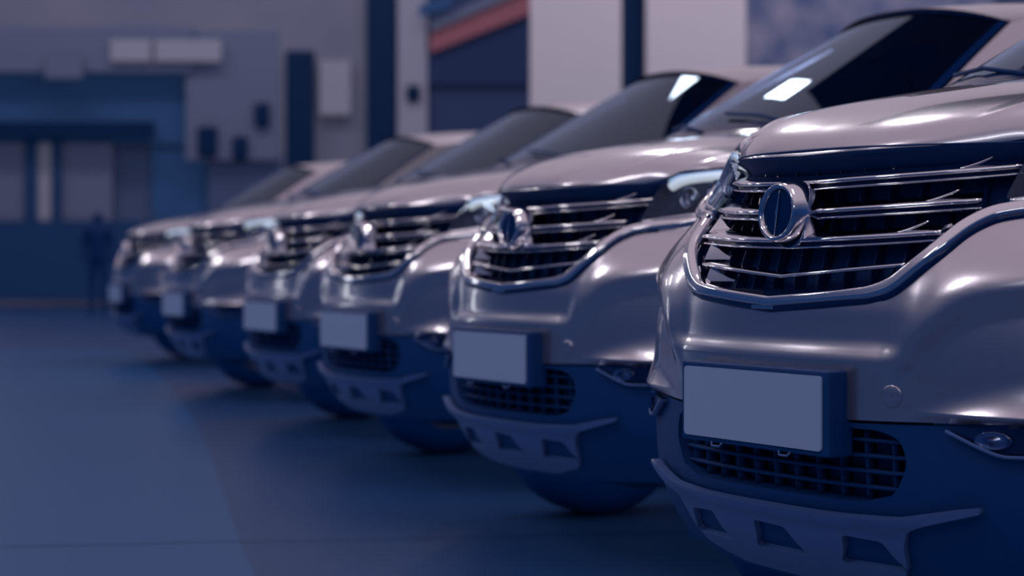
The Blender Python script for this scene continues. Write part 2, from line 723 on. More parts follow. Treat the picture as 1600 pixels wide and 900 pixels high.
    # dark vertical ribs of the mesh behind the bars
    for k in range(-6, 7):
        b = MB()
        a = k * .075
        z0 = .85 if abs(a) < .33 else .85 + (abs(a) - .33) * 1.0
        b.grid(lambda x, y: Vector(P(a - .0025 + .005 * x, z0 + (1.10 - z0) * y, -.050)), 1, 6)
        b.grid(lambda x, y: Vector(P(a + .0025, z0 + (1.10 - z0) * y, -.050 - .025 * x)), 1, 6)
        b.grid(lambda x, y: Vector(P(a - .0025, z0 + (1.10 - z0) * y, -.050 - .025 * x)), 1, 6)
        pt(b, 'grille_rib', 'gloss', grille)
    # bright corner scoops at both lower ends, behind the bars
    for s in (-1, 1):
        for (z, t0) in ((.965, .415), (.905, .345), (.85 + .008, .30)):
            b = MB()
            b.grid(lambda x, y: Vector(P(s * (t0 + .012 - .055 * x), z + .006 + .036 * y * (1 - x)**1.6 + .004 * y, -.016 - .045 * x)), 8, 6)
            pt(b, 'corner_scoop', 'chrome', grille)

    # ---- emblem: oval ring round a dark disc with a slim needle
    ec = Vector(P(0, 1.006, .036))
    ec.x = 0
    en = Vector((0, -1, .10)).normalized()
    mb = MB()
    mb.lathe([(.062, -.085), (.069, -.055), (.070, -.040), (.066, -.020), (.061, -.004), (.0585, .003), (.055, .006), (.051, .005), (.048, .001), (.0465, -.005)], ec, en, 72)
    emblem = pt(mb, 'emblem', 'chrome')
    tag(emblem, 'chrome ring emblem with a dark face')
    mb = MB()
    mb.lathe([(.0005, -.001), (.03, -.0015), (.0472, -.003)], ec, en, 48)
    pt(mb, 'emblem_face', 'gloss', emblem)
    mb = MB()
    a = en.cross(Vector((0, 0, 1))).normalized()
    up = a.cross(en).normalized()
    sd = Vector((1, 0, 0))
    L = []
    for k in range(13):
        q = k / 12
        L.append(ec + en * .0015 + up * (-.045 + .090 * q) + sd * (.006 * (q - .5)))
    mb.tube(L, [.0006 + .0018 * math.sin(math.pi * k / 12)**1.0 + (.0012 if k == 6 else 0) for k in range(13)], 8)
    pt(mb, 'emblem_needle', 'chrome', emblem)

    # ---- hood
    zl = spl([(0, 1.121), (.3, 1.128), (.52, 1.136), (.59, 1.146), (.65, 1.164), (.82, 1.176), (1.1, 1.20), (1.4, 1.235), (1.76, 1.275)])
    TC, TB = .76, 1.62

    def cowl(s):
        e = Vector(P(TB * (1 if s >= 0 else -1), zl(TB)))
        return Vector((s * abs(e.x), e.y - .17 * (1 - abs(s)**2.0), e.z + .075 * (1 - abs(s)**2.2)))

    def hood(a, b):
        s = -1 + 2 * a
        r = b
        f = Vector(P(s * TC, zl(abs(s * TC))))
        bk = cowl(s)
        te = TC + (TB - TC) * r
        lf = Vector(P(-te, zl(te)))
        rt = Vector(P(te, zl(te)))
        c00, c10 = Vector(P(-TC, zl(TC))), Vector(P(TC, zl(TC)))
        c01, c11 = cowl(-1), cowl(1)
        p = f * (1 - r) + bk * r + lf * (1 - a) + rt * a - (c00 * (1 - a) * (1 - r) + c10 * a * (1 - r) + c01 * (1 - a) * r + c11 * a * r)
        as_ = min(1, abs(s))
        p.z += .155 * (max(0, r))**.62 * max(0, (1 - r))**1.5 * (1 - as_**5)
        x = abs(s) - (.52 + .10 * r)
        p.z += .006 * sstep(-.05, .0, x) * (1 - sstep(0, .3, x)) * sstep(0, .2, r)
        return p
    mb = MB()
    NU, NV = 72, 44
    mb.grid(lambda a, b: hood(a, b**1.6), NU, NV)
    pt(mb, 'hood', 'paint')
    # dark seal folded under the lip
    mb = MB()
    mb.grid(lambda a, b: hood(a, 0) + Vector((0, .035 * b**1.5, -.006 * min(1, b * 3) - .001)), NU, 3, smooth=False)
    pt(mb, 'hood_seal', 'matte')
    # washer / wiper cowl
    mb = MB()
    mb.grid(lambda a, b: cowl(-.98 + 1.96 * a) + Vector((0, .012 + .10 * b, -.02 + .012 * b)), 40, 4)
    pt(mb, 'cowl_panel', 'matte')

    # ---- headlights, fenders, fog lamps (both sides)
    for s in (1, -1):
        fs = lambda a, b, o=0: P(s * a, b, o)
        hl = [(.522, 1.022), (.546, 1.085), (.575, 1.132), (.640, 1.156), (.82, 1.168), (.98, 1.170), (1.10, 1.165), (1.07, 1.130), (.98, 1.092), (.86, 1.058), (.75, 1.034), (.62, 1.022)]
        hlr = rounded(hl, .015, 4)
        mb = MB()
        sheet(mb, hlr, [], lambda a, b: fs(a, b, -.045), .02, 0, outw)
        lamp = pt(mb, 'headlight', 'gloss')
        mb = MB()
        sheet(mb, hlr, [], lambda a, b: fs(a, b, .002), .018, .05, outw)
        pt(mb, 'lamp_lens', 'lens', lamp)
        # strip along the lamp top; its glow stands in for reflected highlights
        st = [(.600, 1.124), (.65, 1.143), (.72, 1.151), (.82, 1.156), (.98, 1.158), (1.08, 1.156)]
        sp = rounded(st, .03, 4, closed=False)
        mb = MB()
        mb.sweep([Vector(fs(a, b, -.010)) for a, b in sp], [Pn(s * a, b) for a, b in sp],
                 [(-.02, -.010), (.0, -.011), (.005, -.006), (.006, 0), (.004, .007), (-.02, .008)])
        pt(mb, 'highlight_strip', 'stripglow', lamp)
        for (a, b, r) in ((.70, 1.085, .032), (.82, 1.105, .034), (.94, 1.125, .026)):
            mb = MB()
            c = Vector(fs(a, b, -.032))
            d = Vector((0, -1, 0)) * .6 + Pn(s * a, b) * .4
            mb.lathe([(.0005, .004), (r * .45, .001), (r * .6, -.006), (r * .62, .002), (r * .8, .010), (r, .018), (r * 1.03, .014), (r * 1.02, -.01)], c, d, 28)
            pr_ = pt(mb, 'projector', 'reflector', lamp)
        # chrome strip under the lamp sits in the frame arm: satin panel
        mb = MB()
        sp = [(.535, 1.020), (.62, 1.0285), (.75, 1.040), (.86, 1.064), (.97, 1.098)]
        sp = rounded(sp, .03, 4, closed=False)
        mb.sweep([Vector(fs(a, b, .001)) for a, b in sp], [Pn(s * a, b) for a, b in sp], [(-.02, -.004), (.003, -.004), (.004, .0), (.003, .004), (-.02, .004)])
        pt(mb, 'lamp_trim', 'chrome', lamp)

        # fender
        archv = arch_pts(WV, a_top, .28, n=30)
        fe = [(1.125, .82), (1.095, 1.0), (1.065, 1.118), (1.105, 1.162), (1.09, 1.180), (.84, 1.172), (.84, 1.1765), (1.1, 1.198), (1.4, 1.232), (1.76, 1.272), (1.80, 1.27), (1.80, .9), (1.80, .30)]
        tb_ = archv[-1][0]
        loop = [(p[0], p[1]) for p in rounded(fe, .006, 2, closed=False)] + [(tb_ + .01, .285)] + list(reversed([(a, b) for a, b in archv]))
        mb = MB()
        sheet(mb, loop, [], lambda a, b: fs(a, b), .025, .02, outw)
        pt(mb, 'fender', 'paint')

        # fog lamp pod
        fo = [(.452, .603), (.52, .580), (.565, .562), (.70, .566), (.745, .585), (.73, .604), (.60, .608)]
        fr_ = rounded(fo, .01, 3)
        mb = MB()
        sheet(mb, fr_, [], lambda a, b: fs(a, b, -.006), .02, 0, outw)
        fog = pt(mb, 'fog_lamp', 'gloss')
        mb = MB()
        sheet(mb, fr_, [], lambda a, b: fs(a, b, .012), .02, .02, outw)
        pt(mb, 'fog_lens', 'lens', fog)
        mb = MB()
        c = Vector(fs(.548, .584, .004))
        mb.lathe([(.0005, .006), (.010, .004), (.018, .0), (.020, .004), (.021, -.01)], c, Pn(s * .545, .585), 24, 1.7, .78)
        pt(mb, 'fog_bulb', 'reflector', fog)
        mb = MB()
        sp = [(p[0], p[1]) for p in rounded([(.46, .598), (.525, .570), (.565, .556), (.70, .559)], .02, 4, closed=False)]
        mb.sweep([Vector(fs(a, b, .006)) for a, b in sp], [Pn(s * a, b) for a, b in sp], [(-.01, -.003), (.008, -.003), (.008, .003), (-.01, .003)])
        pt(mb, 'fog_trim', 'satin', fog)

    # ---- lower bumper (dark plastic) with the intake opening
    t1 = t_of_v(WV - AR * 1.0) - .004
    half = [(0, .255), (.45, .262), (.80, .285), (t1 - .02, .30), (t1, .36), (t1 + .01, .45)]
    za = .614
    half += [(t_of_v(WV - math.sqrt(AR**2 - (.53 - WZ)**2)) - .004, .53), (ta_f - .005, .618), (.85, .616), (.60, .609), (.25, .600), (0, .602)]
    lp = mirror_pts([(p[0], p[1]) for p in rounded(half, .01, 3, closed=False)])
    hole = mirror_pts([(p[0], p[1]) for p in rounded([(0, .450), (.27, .450), (.345, .47), (.375, .53), (.36, .575), (.31, .590), (0, .590)], .02, 4, closed=False)])
    mb = MB()
    sheet(mb, lp, [hole], lambda a, b: P(a, b, -.004), .022, .02, outw, hole_depth=.05)
    low = pt(mb, 'lower_bumper', 'black')
    mb = MB()
    mb.grid(lambda a, b: P(-.40 + .8 * a, .43 + .18 * b, -.055), 30, 4)
    ig = pt(mb, 'intake_grille', 'matte')
    for z in (.478, .508, .538, .568):
        b = MB()
        b.sweep([Vector(P(t, z, -.02)) for t in frange(-.37, .37, 31)], [Pn(t, z) for t in frange(-.37, .37, 31)], [(-.03, -.002), (.002, -.003), (.002, .003), (-.03, .002)])
        pt(b, 'intake_slat', 'matte', ig)
    for k in range(-5, 6):
        b = MB()
        b.sweep([Vector(P(k * .066, z, -.026)) for z in frange(.45, .59, 8)], [Pn(k * .066, z) for z in frange(.45, .59, 8)], [(-.03, -.002), (.002, -.002), (.002, .002), (-.03, .002)])
        pt(b, 'intake_rib', 'matte', ig)

    # ---- skid plate with notches
    half = [(0, .268), (.20, .272), (.33, .300), (.352, .335), (.358, .375), (.372, .402), (.41, .418), (.53, .452), (.525, .460), (.48, .453), (.36, .427), (.20, .420), (0, .418)]
    lp = mirror_pts([(p[0], p[1]) for p in rounded(half, .012, 4, closed=False)])
    holes = []
    for c0 in (-.265, 0, .265):
        k = -1 if c0 < 0 else 1
        q = [(c0 - .085, .322), (c0 + .088, .322), (c0 + .060, .352), (c0 + .045, .378), (c0 - .055, .382), (c0 - .062, .352)]
        if k < 0:
            q = [(2 * c0 - a, b) for a, b in reversed(q)]
        holes.append([(p[0], p[1]) for p in rounded(q, .012, 4)])
    mb = MB()
    sheet(mb, lp, holes, lambda a, b: P(a, b, .012 + .012 * sstep(.39, .42, b)), .018, .02, outw, hole_depth=.016)
    pt(mb, 'skid_plate', 'satin')

    # ---- licence plate
    mb = MB()
    pc = Vector((0, -.022, .617))
    mb.box(pc + Vector((0, .030, 0)), (.238, .032, .083), bev=.008)
    lic = pt(mb, 'licence_plate', 'black')
    mb = MB()
    px_, pz_ = .222, .0715
    ol = rounded([(-px_, -pz_), (px_, -pz_), (px_, pz_), (-px_, pz_)], .010, 5, seg=.05)
    nl = len(ol)
    o0 = len(mb.v)
    mb.v += [pc + Vector((q.x, -.0065, q.y)) for q in ol] + [pc + Vector((q.x, -.001, q.y)) for q in ol]
    mb.face([k for k in range(nl)], False)
    for k in range(nl):
        mb.face([k, (k + 1) % nl, nl + (k + 1) % nl, nl + k], False)
    tag(pt(mb, 'plate_blank', 'plate', lic), 'pale blank number plate without characters')
    for x in (-.11, .11):
        mb = MB()
        mb.tube([pc + Vector((x - .018, -.004, -.080)), pc + Vector((x - .012, -.008, -.088)), pc + Vector((x + .012, -.008, -.088)), pc + Vector((x + .018, -.004, -.080))], .0025, 6)
        pt(mb, 'plate_clip', 'satin', lic)

    # ---- doors, sills, rear quarter (both sides)
    tf, tm, tr_ = 1.81, 2.66, t_of_v(3.28)
    for s in (1, -1):
        fs = lambda a, b, o=0: P(s * a, b, o)
        for nm, a0, a1, cut in (('front_door', tf, tm - .004, 0), ('rear_door', tm + .004, 3.56, 1)):
            if cut:
                ar = [(a, b) for a, b in arch_pts(WV2, .40, .66, n=60) if a < 3.62 and b < .80]
                ar = [(t_of_v(WV2 + AR * math.cos(w)) - .02, WZ + AR * math.sin(w)) for w in frange(math.pi - .13, math.pi - 1.02, 14)]
                lp = [(a0, .40), (ar[0][0], .40)] + ar + [(a1 + .08, .9), (a1 + .10, 1.285), (a0, 1.285)]
            else:
                lp = [(a0, .40), (a1, .40), (a1, 1.285), (a0, 1.275)]
            mb = MB()
            sheet(mb, [(p[0], p[1]) for p in rounded(lp, .01, 3)], [], lambda a, b: fs(a, b), .04, .02, outw)
            door = pt(mb, nm, 'paint')
            mb = MB()
            hx = a1 - .18 if not cut else a1 - .12
            mb.tube([fs(hx - .09, 1.03, .0), fs(hx - .08, 1.03, .03), fs(hx + .08, 1.035, .03), fs(hx + .09, 1.035, .0)], .011, 8)
            pt(mb, 'door_handle', 'chrome', door)
        mb = MB()
        lp = [(t_of_v(WV + AR) + .01, .27), (t_of_v(WV2 - AR) - .01, .27), (t_of_v(WV2 - AR) - .01, .39), (t_of_v(WV + AR) + .01, .39)]
        sheet(mb, [(p[0], p[1]) for p in rounded(lp, .01, 3)], [], lambda a, b: fs(a, b, .008), .05, .02, outw)
        pt(mb, 'sill', 'black')
        ar = [(t_of_v(WV2 + AR * math.cos(w)), WZ + AR * math.sin(w)) for w in frange(math.pi - 1.02, .3, 24)]
        lp = ar + [(t_of_v(WV2 + AR) + .03, .47), (TMAX - .62, .50), (TMAX - .62, 1.25), (4.1, 1.29), (3.67, 1.285), (3.65, .9)]
        mb = MB()
        sheet(mb, [(p[0], p[1]) for p in rounded(lp, .01, 2)], [], lambda a, b: fs(a, b), .04, .02, outw)
        pt(mb, 'rear_quarter', 'paint')
        # arch lining
        for vc in (WV, WV2):
            mb = MB()
            mb.grid(lambda a, b: (s * (.86 - .40 * b), vc + (AR + .003) * math.cos(math.pi * (1.1 - 1.2 * a)), WZ + (AR + .003) * math.sin(math.pi * (1.1 - 1.2 * a))), 24, 3)
            pt(mb, 'arch_liner', 'matte')
    # tail: bumper, tailgate, lamps
    mb = MB()
    T0 = TMAX - .61
    mb.grid(lambda a, b: Vector((-1, 1, 1)) * Vector(P(T0 + .61 * (2 * a), .55 + .70 * b)) if False else (
        Vector(P(T0 + 1.22 * a, .55 + .70 * b)) if a <= .5 else Vector((-1 * P(T0 + 1.22 * (1 - a), .55 + .70 * b)[0], P(T0 + 1.22 * (1 - a), .55 + .70 * b)[1], .55 + .70 * b))), 40, 10)
    tg = pt(mb, 'tailgate', 'paint')
    mb = MB()
    T1 = t_of_v(3.70) + .2
    mb.grid(lambda a, b: (lambda q: Vector(P(q, .27 + .28 * b, .015)) if a <= .5 else Vector((-P(q, .27 + .28 * b, .015)[0], P(q, .27 + .28 * b, .015)[1], .27 + .28 * b)))(
        T1 + (TMAX - T1) * (2 * a if a <= .5 else 2 - 2 * a)), 40, 6)
    pt(mb, 'rear_bumper', 'black')
    for s in (1, -1):
        mb = MB()
        sheet(mb, [(p[0], p[1]) for p in rounded([(TMAX - .95, 1.02), (TMAX - .50, .98), (TMAX - .48, 1.12), (TMAX - .92, 1.18)], .03, 4)], [], lambda a, b: P(s * a, b, .008), .04, .02, outw)
        pt(mb, 'tail_lamp', 'tail')

    # ---- greenhouse
    def gu(z):                       # half width of the cabin side at height z
        return .72 - .27 * (max(0, z - 1.27) / .43)**.95

    railz = spl([(1.6, 1.675), (1.68, 1.690), (2.1, 1.742), (2.6, 1.76), (3.2, 1.735), (3.9, 1.64)])

    def ap(k):                       # A-pillar front line, k 0..1
        z = 1.30 + (1.690 - 1.30) * (k**.92 if k > 0 else k)
        v = 1.04 + (1.68 - 1.04) * k
        return v, z

    def wind(a, b):
        s = -1 + 2 * a
        v, z = ap(b)
        u = gu(z) - .012
        bul = (1 - abs(s)**2.3)
        return Vector((s * u, v - bul * (.19 - .07 * b), z + bul * (.035 + .025 * b)))
    mb = MB()
    mb.grid(wind, 32, 18)
    ws = pt(mb, 'windshield', 'glass')
    mb = MB()
    mb.grid(lambda a, b: wind(a, -.03 + .06 * b) + Vector((0, -.004, .002)), 32, 1)
    mb.grid(lambda a, b: wind(a, 1.02 - .03 * b) + Vector((0, -.004, .003)), 32, 1)
    for s in (0, 1):
        mb.grid(lambda a, b: wind(abs(s - .0 - (.022 * a) if s == 0 else 1 - .022 * a), b) + Vector((0, -.004, .003)), 1, 18)
    pt(mb, 'windshield_seal', 'gloss', ws)
    for x in (-.10, .42):
        mb = MB()
        p0 = wind((x + .75) / 1.5, -.01) + Vector((0, -.01, .0))
        p1 = wind((x + .75) / 1.5 - .33, .10) + Vector((0, -.012, .010))
        mb.tube([p0, p0 * .5 + p1 * .5 + Vector((0, -.02, .015)), p1], .006, 6)
        pt(mb, 'wiper', 'matte', ws)
    # interior mirror and cabin
    mb = MB()
    mb.box((0, 1.66, 1.62), (.12, .012, .035), bev=.008)
    pt(mb, 'interior_mirror', 'matte')
    mb = MB()
    mb.grid(lambda a, b: (-.70 + 1.4 * a, 1.02 + .50 * b, 1.25 + .02 * math.sin(math.pi * b) - .08 * abs(2 * a - 1)**4), 16, 6)
    mb.grid(lambda a, b: (-.70 + 1.4 * a, 1.52 + .05 * b, 1.25 - .5 * b), 16, 3)
    pt(mb, 'dashboard', 'matte')
    mb = MB()
    mb.tube([(.36 + .18 * math.cos(w), 1.66 + .04 * math.sin(w), 1.20 + .17 * math.sin(w)) for w in frange(0, 2 * math.pi, 25)], .014, 8, False)
    mb.box((.36, 1.67, 1.20), (.16, .02, .02), bev=.008)
    pt(mb, 'steering_wheel', 'matte')
    for x in (-.36, .36):
        mb = MB()
        mb.box((x, 2.28, 1.05), (.24, .07, .34), rot=Matrix.Rotation(-.2, 3, 'X'), bev=.04)
        mb.box((x, 2.36, 1.48), (.13, .045, .09), bev=.03)
        mb.box((x, 2.05, .72), (.25, .28, .08), bev=.04)
        pt(mb, 'seat', 'seat')
    mb = MB()
    mb.grid(lambda a, b: (-.70 + 1.4 * a, 1.5 + 2.4 * b, .50), 4, 6)
    pt(mb, 'cabin_floor', 'matte')

    # side walls of the cabin with window openings; param (v,z)
    for s in (1, -1):
        def side(v, z, o=0):
            return Vector((s * (gu(z) + o), v, z))
        sh = lambda p: Vector((s, 0, .3))
        rl = [(v, railz(v) - .0) for v in frange(3.9, 1.68, 16)]
        al = [(ap(k)[0], ap(k)[1]) for k in frange(1, 0, 10)]
        outer = rl + al[1:] + [(.98, 1.262), (3.95, 1.275), (4.08, 1.30), (4.02, 1.5)]
        fw = [(1.24, 1.345), (2.50, 1.350), (2.50, 1.700), (2.25, 1.695), (1.98, 1.672), (1.78, 1.625), (1.50, 1.500)]
        rw = [(2.57, 1.345), (3.28, 1.355), (3.36, 1.62), (3.2, 1.668), (2.9, 1.69), (2.57, 1.692)]
        qw = [(3.36, 1.375), (3.72, 1.42), (3.66, 1.53), (3.44, 1.61)]
        wins = [[(p[0], p[1]) for p in rounded(q, .05, 5, seg=.03)] for q in (fw, rw, qw)]
        mb = MB()
        sheet(mb, [(p[0], p[1]) for p in outer], wins, lambda a, b: side(a, b), .04, .02, sh)
        fr_ = pt(mb, 'cabin_frame', 'paint')
        for q, nm in zip(wins, ('side_window', 'side_window', 'quarter_window')):
            mb = MB()
            sheet(mb, q, [], lambda a, b: side(a, b, -.008), .05, 0, sh)
            sw = pt(mb, nm, 'glass')
            mb = MB()
            ring = [side(a, b, .001) for a, b in q] + [side(*q[0], .001), side(*q[1], .001)]
            mb.tube(ring, .0065, 6, False)
            pt(mb, 'window_seal', 'gloss', sw)
        # belt shelf from body shoulder to cabin side
        mb = MB()
        mb.grid(lambda a, b: Vector(P(s * (1.56 + (4.35 - 1.56) * a), 1.262 + .014 * min(1, a * 1.5))) * (1 - b) + Vector((s * (gu(1.28) + .001), 1.00 + 2.99 * a, 1.285)) * b, 30, 3)
        pt(mb, 'belt_trim', 'paint')
        # roof rail
        mb = MB()
        L = [(v, railz(v) + .03 + .012 * math.sin(math.pi * (v - 2.05) / 1.75)) for v in frange(2.05, 3.8, 16)]
        pp = [Vector((s * (.49), v, z + (.0 if 0 < i < 15 else -.03))) for i, (v, z) in enumerate(L)]
        mb.tube(pp, .014, 8)
        pt(mb, 'roof_rail', 'satin')
        # door mirror
        mb = MB()
        b = bmesh.new()
        bmesh.ops.create_uvsphere(b, u_segments=28, v_segments=16, radius=1)
        for q in b.verts:
            x, y, z = q.co
            sg = lambda k: math.copysign(abs(k)**.72, k)
            q.co = Vector((sg(x) * .125, sg(y) * (.075 if y < 0 else .035), sg(z) * .085 - .02 * x * s * -1))
        n0 = len(mb.f)
        mb.add_bm(b, Matrix.Identity(3), Vector((s * .965, 1.40, 1.285)))
        for i in range(n0, len(mb.sm)):
            mb.sm[i] = True
        mir = pt(mb, 'door_mirror', 'paint')
        mb = MB()
        mb.box((s * .86, 1.41, 1.245), (.07, .03, .018), rot=Matrix.Rotation(-s * .3, 3, 'Y'), bev=.008)
        pt(mb, 'mirror_arm', 'black', mir)
        mb = MB()
        mb.box((s * .965, 1.437, 1.285), (.10, .003, .065), bev=.002)
        pt(mb, 'mirror_glass', 'glass', mir)

    # roof
    def roof(a, b):
        s = -1 + 2 * a
        if b < .04:
            pass
        v = 1.68 + (3.9 - 1.68) * b
        fr0 = (1 - abs(s)**2.3)
        zz = railz(v)
        u = gu(zz)
        return Vector((s * u, v - fr0 * .12 * (1 - b)**2, zz + .075 * (1 - abs(s)**2.6) * (1 - .3 * b)))
    mb = MB()
    mb.grid(roof, 32, 28)
    pt(mb, 'roof', 'paint')
    mb = MB()
    b0 = lambda a: roof(a, 1)

    def rearg(a, b):
        s = -1 + 2 * a
        lo_ = Vector((s * .77, 4.07 + .20 * (1 - abs(s)**2.5), 1.27))
        p = b0(a) * (1 - b) + lo_ * b
        return p + Vector((0, .05 * math.sin(math.pi * b), 0))
    mb.grid(rearg, 24, 10)
    rw_ = pt(mb, 'rear_window', 'glass')
    mb = MB()
    mb.grid(lambda a, b: Vector((-.48 + .96 * a, 3.85 + .20 * b, railz(3.9) + .058 - .012 * b - .03 * abs(2 * a - 1)**3)), 16, 3)
    pt(mb, 'spoiler', 'paint')
    # engine bay blanking and underbody (dark)
    mb = MB()
    mb.grid(lambda a, b: (-.40 + .8 * a, .32 + .7 * b, 1.02 + .1 * b), 8, 6)
    mb.grid(lambda a, b: (-.42 + .84 * a, .25 + 3.9 * b, .24), 6, 10)
    mb.grid(lambda a, b: (-.40 + .8 * a, .32, .24 + .8 * b), 6, 6)
    pt(mb, 'underbody', 'matte')

    # ---- wheels
    def wheel(x, v):
        s = 1 if x > 0 else -1
        c = Vector((x, v, WZ))
        ax = Vector((s, 0, 0))
        hw = .108
        prof = [(.225, -hw + .01), (.24, -hw), (.29, -hw - .004), (.325, -hw + .012), (.342, -hw + .03), (.345, -.03), (.345, .03), (.342, hw - .03), (.325, hw - .012), (.29, hw + .004), (.24, hw), (.225, hw - .01)]
        mb = MB()
        mb.lathe(prof, c, ax, 56)
        w = pt(mb, 'wheel', 'rubber')
        mb = MB()
        mb.lathe([(.228, -hw + .01), (.21, -hw + .03), (.20, .0), (.205, hw - .035), (.222, hw - .012), (.230, hw - .006), (.232, hw - .014)], c, ax, 48)
        for k in range(5):
            for d in (-.12, .12):
                w_ = 2 * math.pi * k / 5
                p0 = c + ax * (hw - .03) + Vector((0, math.cos(w_ + d * 1.5), math.sin(w_ + d * 1.5))) * .035
                p1 = c + ax * (hw - .018) + Vector((0, math.cos(w_ + d * 2), math.sin(w_ + d * 2))) * .218
                mb.tube([p0, (p0 + p1) / 2 + ax * .004, p1], [.020, .014, .013], 8)
        rim = pt(mb, 'rim', 'alloy', w)
        mb = MB()
        mb.lathe([(.0005, hw - .008), (.03, hw - .010), (.045, hw - .02), (.05, hw - .05)], c, ax, 24)
        pt(mb, 'hub_cap', 'satin', w)
        mb = MB()
        mb.lathe([(.001, .0), (.16, .0), (.16, .02), (.001, .02)], c, ax, 32)
        pt(mb, 'brake_disc', 'matte', w)
    for x in (-.76, .76):
        for v in (WV, WV2):
            wheel(x, v)
    return car


def copy_tree(o, parent=None):
    c = o.copy()
    COL.objects.link(c)
    if parent is not None:
        c.parent = parent
    for ch in o.children:
        copy_tree(ch, c)
    return c


# ------------------------------------------------------------------ setting
YW = 38.0                      # far building front
KX = YW / 3000


def X(px, Y=YW):
    return (px - 800) * Y / 3000


def Z(py, Y=YW):
    return CAM_Z + (406 - py) * Y / 3000


def floor_mat():
    m = mat('floor_coating', (.012, .050, .19), .42, 0, spec=.3, ior=1.3)
    n = m.node_tree
    b = n.nodes['Principled BSDF']
    t = n.nodes.new('ShaderNodeTexCoord')
    k = n.nodes.new('ShaderNodeTexNoise')
    k.inputs['Scale'].default_value = 1.3
    k.inputs['Detail'].default_value = 6
    r = n.nodes.new('ShaderNodeValToRGB')
    r.color_ramp.elements[0].color = (.009, .030, .098, 1)
    r.color_ramp.elements[1].color = (.012, .038, .12, 1)
    n.links.new(t.outputs['Object'], k.inputs[0])
    n.links.new(k.outputs[0], r.inputs[0])
    n.links.new(r.outputs[0], b.inputs['Base Color'])
    return m


def quad(name, pts, m, th=None, kind='structure'):
    mb = MB()
    mb.v += [Vector(p) for p in pts]
    mb.face(list(range(len(pts))), False)
    o = mb.build(name, m)
    if kind:
        o['kind'] = kind
    return o


def slab(name, x0, x1, y0, y1, z0, z1, m, parent=None, kind=None, bev=.01):
    mb = MB()
    mb.box(((x0 + x1) / 2, (y0 + y1) / 2, (z0 + z1) / 2), (abs(x1 - x0) / 2, abs(y1 - y0) / 2, abs(z1 - z0) / 2), bev=bev)
    o = mb.build(name, m, parent)
    if kind:
        o['kind'] = kind
    return o


fm = floor_mat()
mb = MB()
mb.grid(lambda a, b: (-30 + 60 * a, -6 + 52 * b, 0), 12, 12)
fl = mb.build('floor', fm)
fl['kind'] = 'structure'
# lighter coated lane on the left (thin coating with a curved edge)
lane = mat('lane_coating', (.014, .052, .15), .36, 0, spec=.25, ior=1.27)
edge = [(1.9, -2), (1.0, .5), (.10, 2.0), (-.44, 3.31), (-.56, 3.75), (-.72, 4.4), (-1.05, 5.6), (-1.45, 7.0), (-3.5, 12.0)]


def fl_pt(px, py):
    Y = CAM_Z * 3000 / (py - 406)
    return ((px - 800) * Y / 3000, Y)


edge = [(-.35, -1.0)] + [fl_pt(*q) for q in ((420, 960), (398, 900), (375, 850), (352, 780), (325, 700), (300, 650), (270, 610), (235, 575), (205, 553), (185, 546))]
mb = MB()
top = [(-14, edge[-1][1]), (-14, -1.0)]
lp = edge + top
mb.v += [Vector((x, y, .004)) for x, y in lp]
mb.face(list(range(len(lp))), False)
n_ = len(lp)
mb.v += [Vector((x, y, -.002)) for x, y in lp]
for i in range(n_):
    mb.face([i, (i + 1) % n_, n_ + (i + 1) % n_, n_ + i], False)
o = mb.build('trim_1', lane)
o['kind'] = 'structure'
dk = mat('dark_slab', (.010, .03, .10), .8, spec=.2)
slab('reflection_slab', .2, 5.4, 8.5, 12.5, 6.5, 6.8, dk, kind='structure', bev=0)  # added unseen slab, sized to put dark reflections in the windshields
# joint line in the floor across the foreground
p0, p1 = fl_pt(-60, 858), fl_pt(1100, 832)
mb = MB()
dx = Vector((p1[0] - p0[0], p1[1] - p0[1], 0)).normalized()
pr_ = Vector((-dx.y, dx.x, 0)) * .004
q0 = Vector((*p0, .0048)) - dx * 2
q1 = Vector((*p1, .0048)) + dx * 1
mb.v += [q0 - pr_, q1 - pr_, q1 + pr_, q0 + pr_]
mb.face([0, 1, 2, 3], False)
o = mb.build('trim_2', M['matte'])
o['kind'] = 'structure'

c_wall = mat('plaster_wall', (.12, .125, .20), .8, noise=(.5, (.145, .145, .22), 3))
c_wall2 = mat('white_panel', (.43, .385, .46), .7, noise=(.4, (.47, .41, .48), 2))
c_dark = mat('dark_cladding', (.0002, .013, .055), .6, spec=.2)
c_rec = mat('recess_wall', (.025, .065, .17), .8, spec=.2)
c_base = mat('base_panel', (.010, .035, .11), .8, spec=.2)
c_mid = mat('grey_cladding', (.085, .10, .18), .7)
c_midd = mat('grey_blue_panel', (.042, .062, .14), .7)
c_lite = mat('pale_panel', (.22, .215, .30), .7)
c_red = mat('red_fascia', (.22, .07, .10), .6)
c_stone = mat('mottled_stone', (.045, .07, .17), .8, noise=(1.7, (.22, .20, .29), 8))

# main far wall, right section nearer
YB = YW
slab('wall_back', X(-40), X(830), YB, YB + .3, 0, 8.5, c_wall, kind='structure', bev=0)
# a low gallery building on the left: upper wall, recess, beam and lower panels
g = empty('gallery_building', (X(120), YB - 3, 0))
tag(g, 'low grey building with a dark recess and pale upper windows, far left', 'building')


def gs(name, px0, px1, py0, py1, d, m, th=.15, parent=g):
    Y = YB - d
    o = slab(name, X(px0, Y), X(px1, Y), Y, Y + th, max(0, Z(py1, Y)), Z(py0, Y), m, None, bev=.01)
    o.parent = parent
    o.matrix_parent_inverse = parent.matrix_basis.inverted() if False else Matrix.Translation(-Vector(parent.location))
    return o


